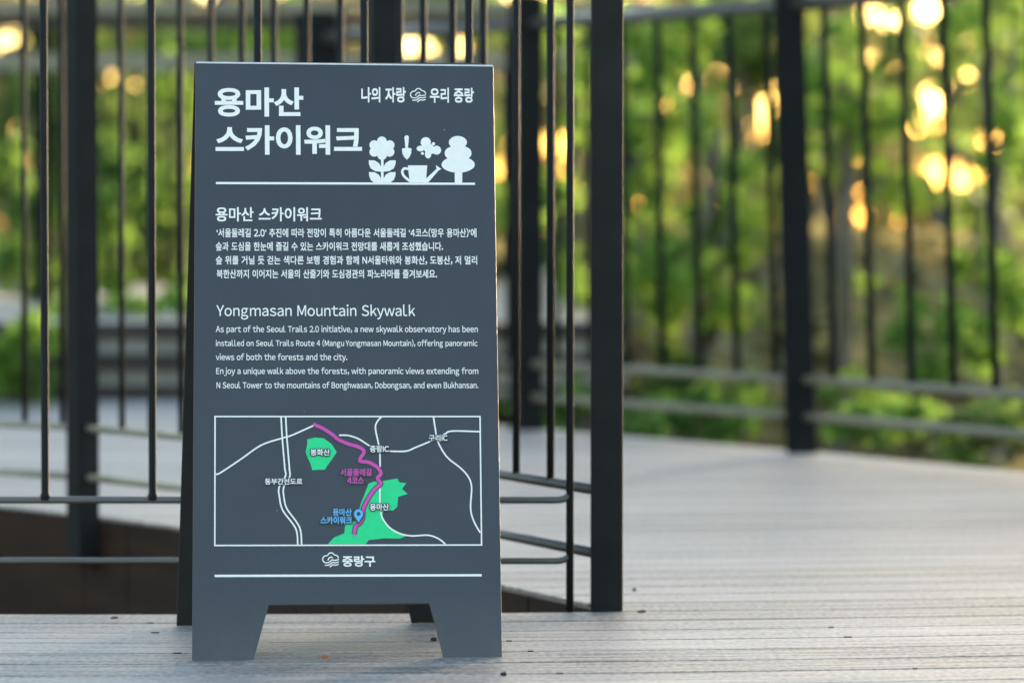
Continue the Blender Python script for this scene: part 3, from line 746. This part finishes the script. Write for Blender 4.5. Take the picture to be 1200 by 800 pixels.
for r_ in ([(43, 267), (60, 263), (140, 210), (220, 155), (300, 128), (340, 116), (425, 78)],
           [(524, 116), (560, 117), (600, 130), (640, 155), (680, 172), (720, 178), (785, 178), (820, 165), (880, 140), (935, 113), (965, 100), (1075, 102)],
           [(690, 45), (672, 65), (667, 95), (683, 180), (684, 300), (685, 400), (700, 450), (740, 490), (800, 508), (870, 506), (910, 518), (940, 541)],
           [(893, 45), (900, 90), (910, 140), (945, 200), (1000, 245), (1030, 280), (1042, 320), (1038, 400), (1050, 450), (1076, 497)],
           [(298, 45), (302, 120), (312, 240), (315, 275), (290, 320), (292, 360), (305, 410), (355, 480), (363, 543)],
           [(316, 45), (320, 120), (330, 240), (331, 280), (308, 320), (310, 365), (322, 405), (370, 475), (378, 543)]):
    f.stroke([T(*p) for p in r_], wr)
f.build('map_road', 'white')
rt = [(428, 75), (465, 92), (500, 115), (520, 132), (560, 150), (600, 162), (622, 180), (605, 215), (640, 222), (672, 240), (688, 265), (674, 284), (687, 305), (665, 325), (640, 360), (620, 400), (616, 440), (604, 460), (589, 472), (584, 502)]
f = Flat(.0011); f.stroke([T(*p) for p in rt], 20 * S3); f.build('route_outline', 'halo')
f = Flat(.0013); f.stroke([T(*p) for p in rt], 12.5 * S3); f.ell(T, 428, 75, 6.3); f.z += .0001; f.ell(T, 584, 502, 6.3); f.build('map_route', 'pink')
hal = MB()
b_ = MB()
for s, *r_ in (('봉화산', 413, 171, 487, 196), ('중랑IC', 645, 158, 718, 183), ('구리IC', 875, 116, 947, 140), ('동부간선도로', 235, 286, 380, 309), ('용마산', 645, 384, 718, 410)):
    letter(b_, s, *r_, 0, .0030, T, hal, .02); b_.build('map_lettering', M['white'], fp); b_ = MB()
b_ = MB(); letter(b_, '서울둘레길', 530, 248, 650, 275, 0, .0030, T, hal, .02); letter(b_, '4코스', 557, 281, 620, 305, 0, .0030, T, hal, .02); b_.build('route_lettering', M['pink'], fp)
b_ = MB(); letter(b_, '용마산', 500, 404, 573, 431, 0, .0030, T, hal, .02); letter(b_, '스카이워크', 452, 435, 574, 463, 0, .0030, T, hal, .02); b_.build('place_lettering', M['blue'], fp)
hal.build('lettering_outline', M['halo'], fp)
f = Flat(.0031); f.ell(T, 600, 427, 22); f.poly([T(*p) for p in ((578, 436), (622, 436), (600, 466))]); f.build('pin_outline', 'halo')
f = Flat(.0033); f.ell(T, 600, 424, 17.5); f.poly([T(*p) for p in ((584, 432), (616, 432), (600, 457))]); f.z += .0001; f.build('location_pin', 'blue')
f = Flat(.0036); f.ell(T, 600, 424, 8); f.build('pin_dot', 'halo')

# ------------------------------------------------------------------ small litter on the boards
def curled_leaf(label, px, py, L, mat, rz, lift=.002):
    p = ground(px, py, .004); b_ = MB(); n = 7
    vs_ = []
    for i in range(n):
        t_ = i / (n - 1); wd = L * .32 * math.sin(math.pi * (t_ * .92 + .06)); zz = lift + L * .35 * (t_ - .4) ** 2
        vs_ += [((t_ - .5) * L, -wd, zz + wd * .5), ((t_ - .5) * L, 0, zz), ((t_ - .5) * L, wd, zz + wd * .7)]
    b_.add(vs_, [(3 * i + j, 3 * i + 3 + j, 3 * i + 4 + j, 3 * i + 1 + j) for i in range(n - 1) for j in (0, 1)], True)
    o = b_.build('dry_leaf', M[mat], loc=p, rot=(0, 0, rz)); sm = o.modifiers.new('thick', 'SOLIDIFY'); sm.thickness = .0006
    return tag(o, label, 'leaf', 'dry leaves on the deck')
curled_leaf('orange dry leaf lying on the boards just before the sign', 380.5, 774, .017, 'dry_leaf', 1.1)
curled_leaf('brown dry leaf on the boards at the left rear of the sign', 133, 727, .014, 'brown_leaf', .3)
curled_leaf('dark twisted leaf on the boards right of the thick post foot', 752, 720, .02, 'brown_leaf', -.7)
def grit(label, px, py, r):
    bm = bmesh.new(); bmesh.ops.create_icosphere(bm, subdivisions=2, radius=r)
    for v in bm.verts: v.co *= 1 + .22 * math.sin(v.co.x * 900 + v.co.y * 700 + px); v.co.z *= .75
    me = bpy.data.meshes.new('pebble'); bm.to_mesh(me); bm.free()
    tag(link('pebble', me, M['pebble'], loc=ground(px, py) + Vector((0, 0, r * .7))), label, 'pebble', 'grit on the deck')
grit('small black pebble on the boards inside the right leg of the sign', 508, 752, .0042)
grit('small black pebble on the boards in front of the right leg of the sign', 590, 793, .004)
grit('tiny black pebble on the pale boards right of the thick post', 744, 693, .0035)
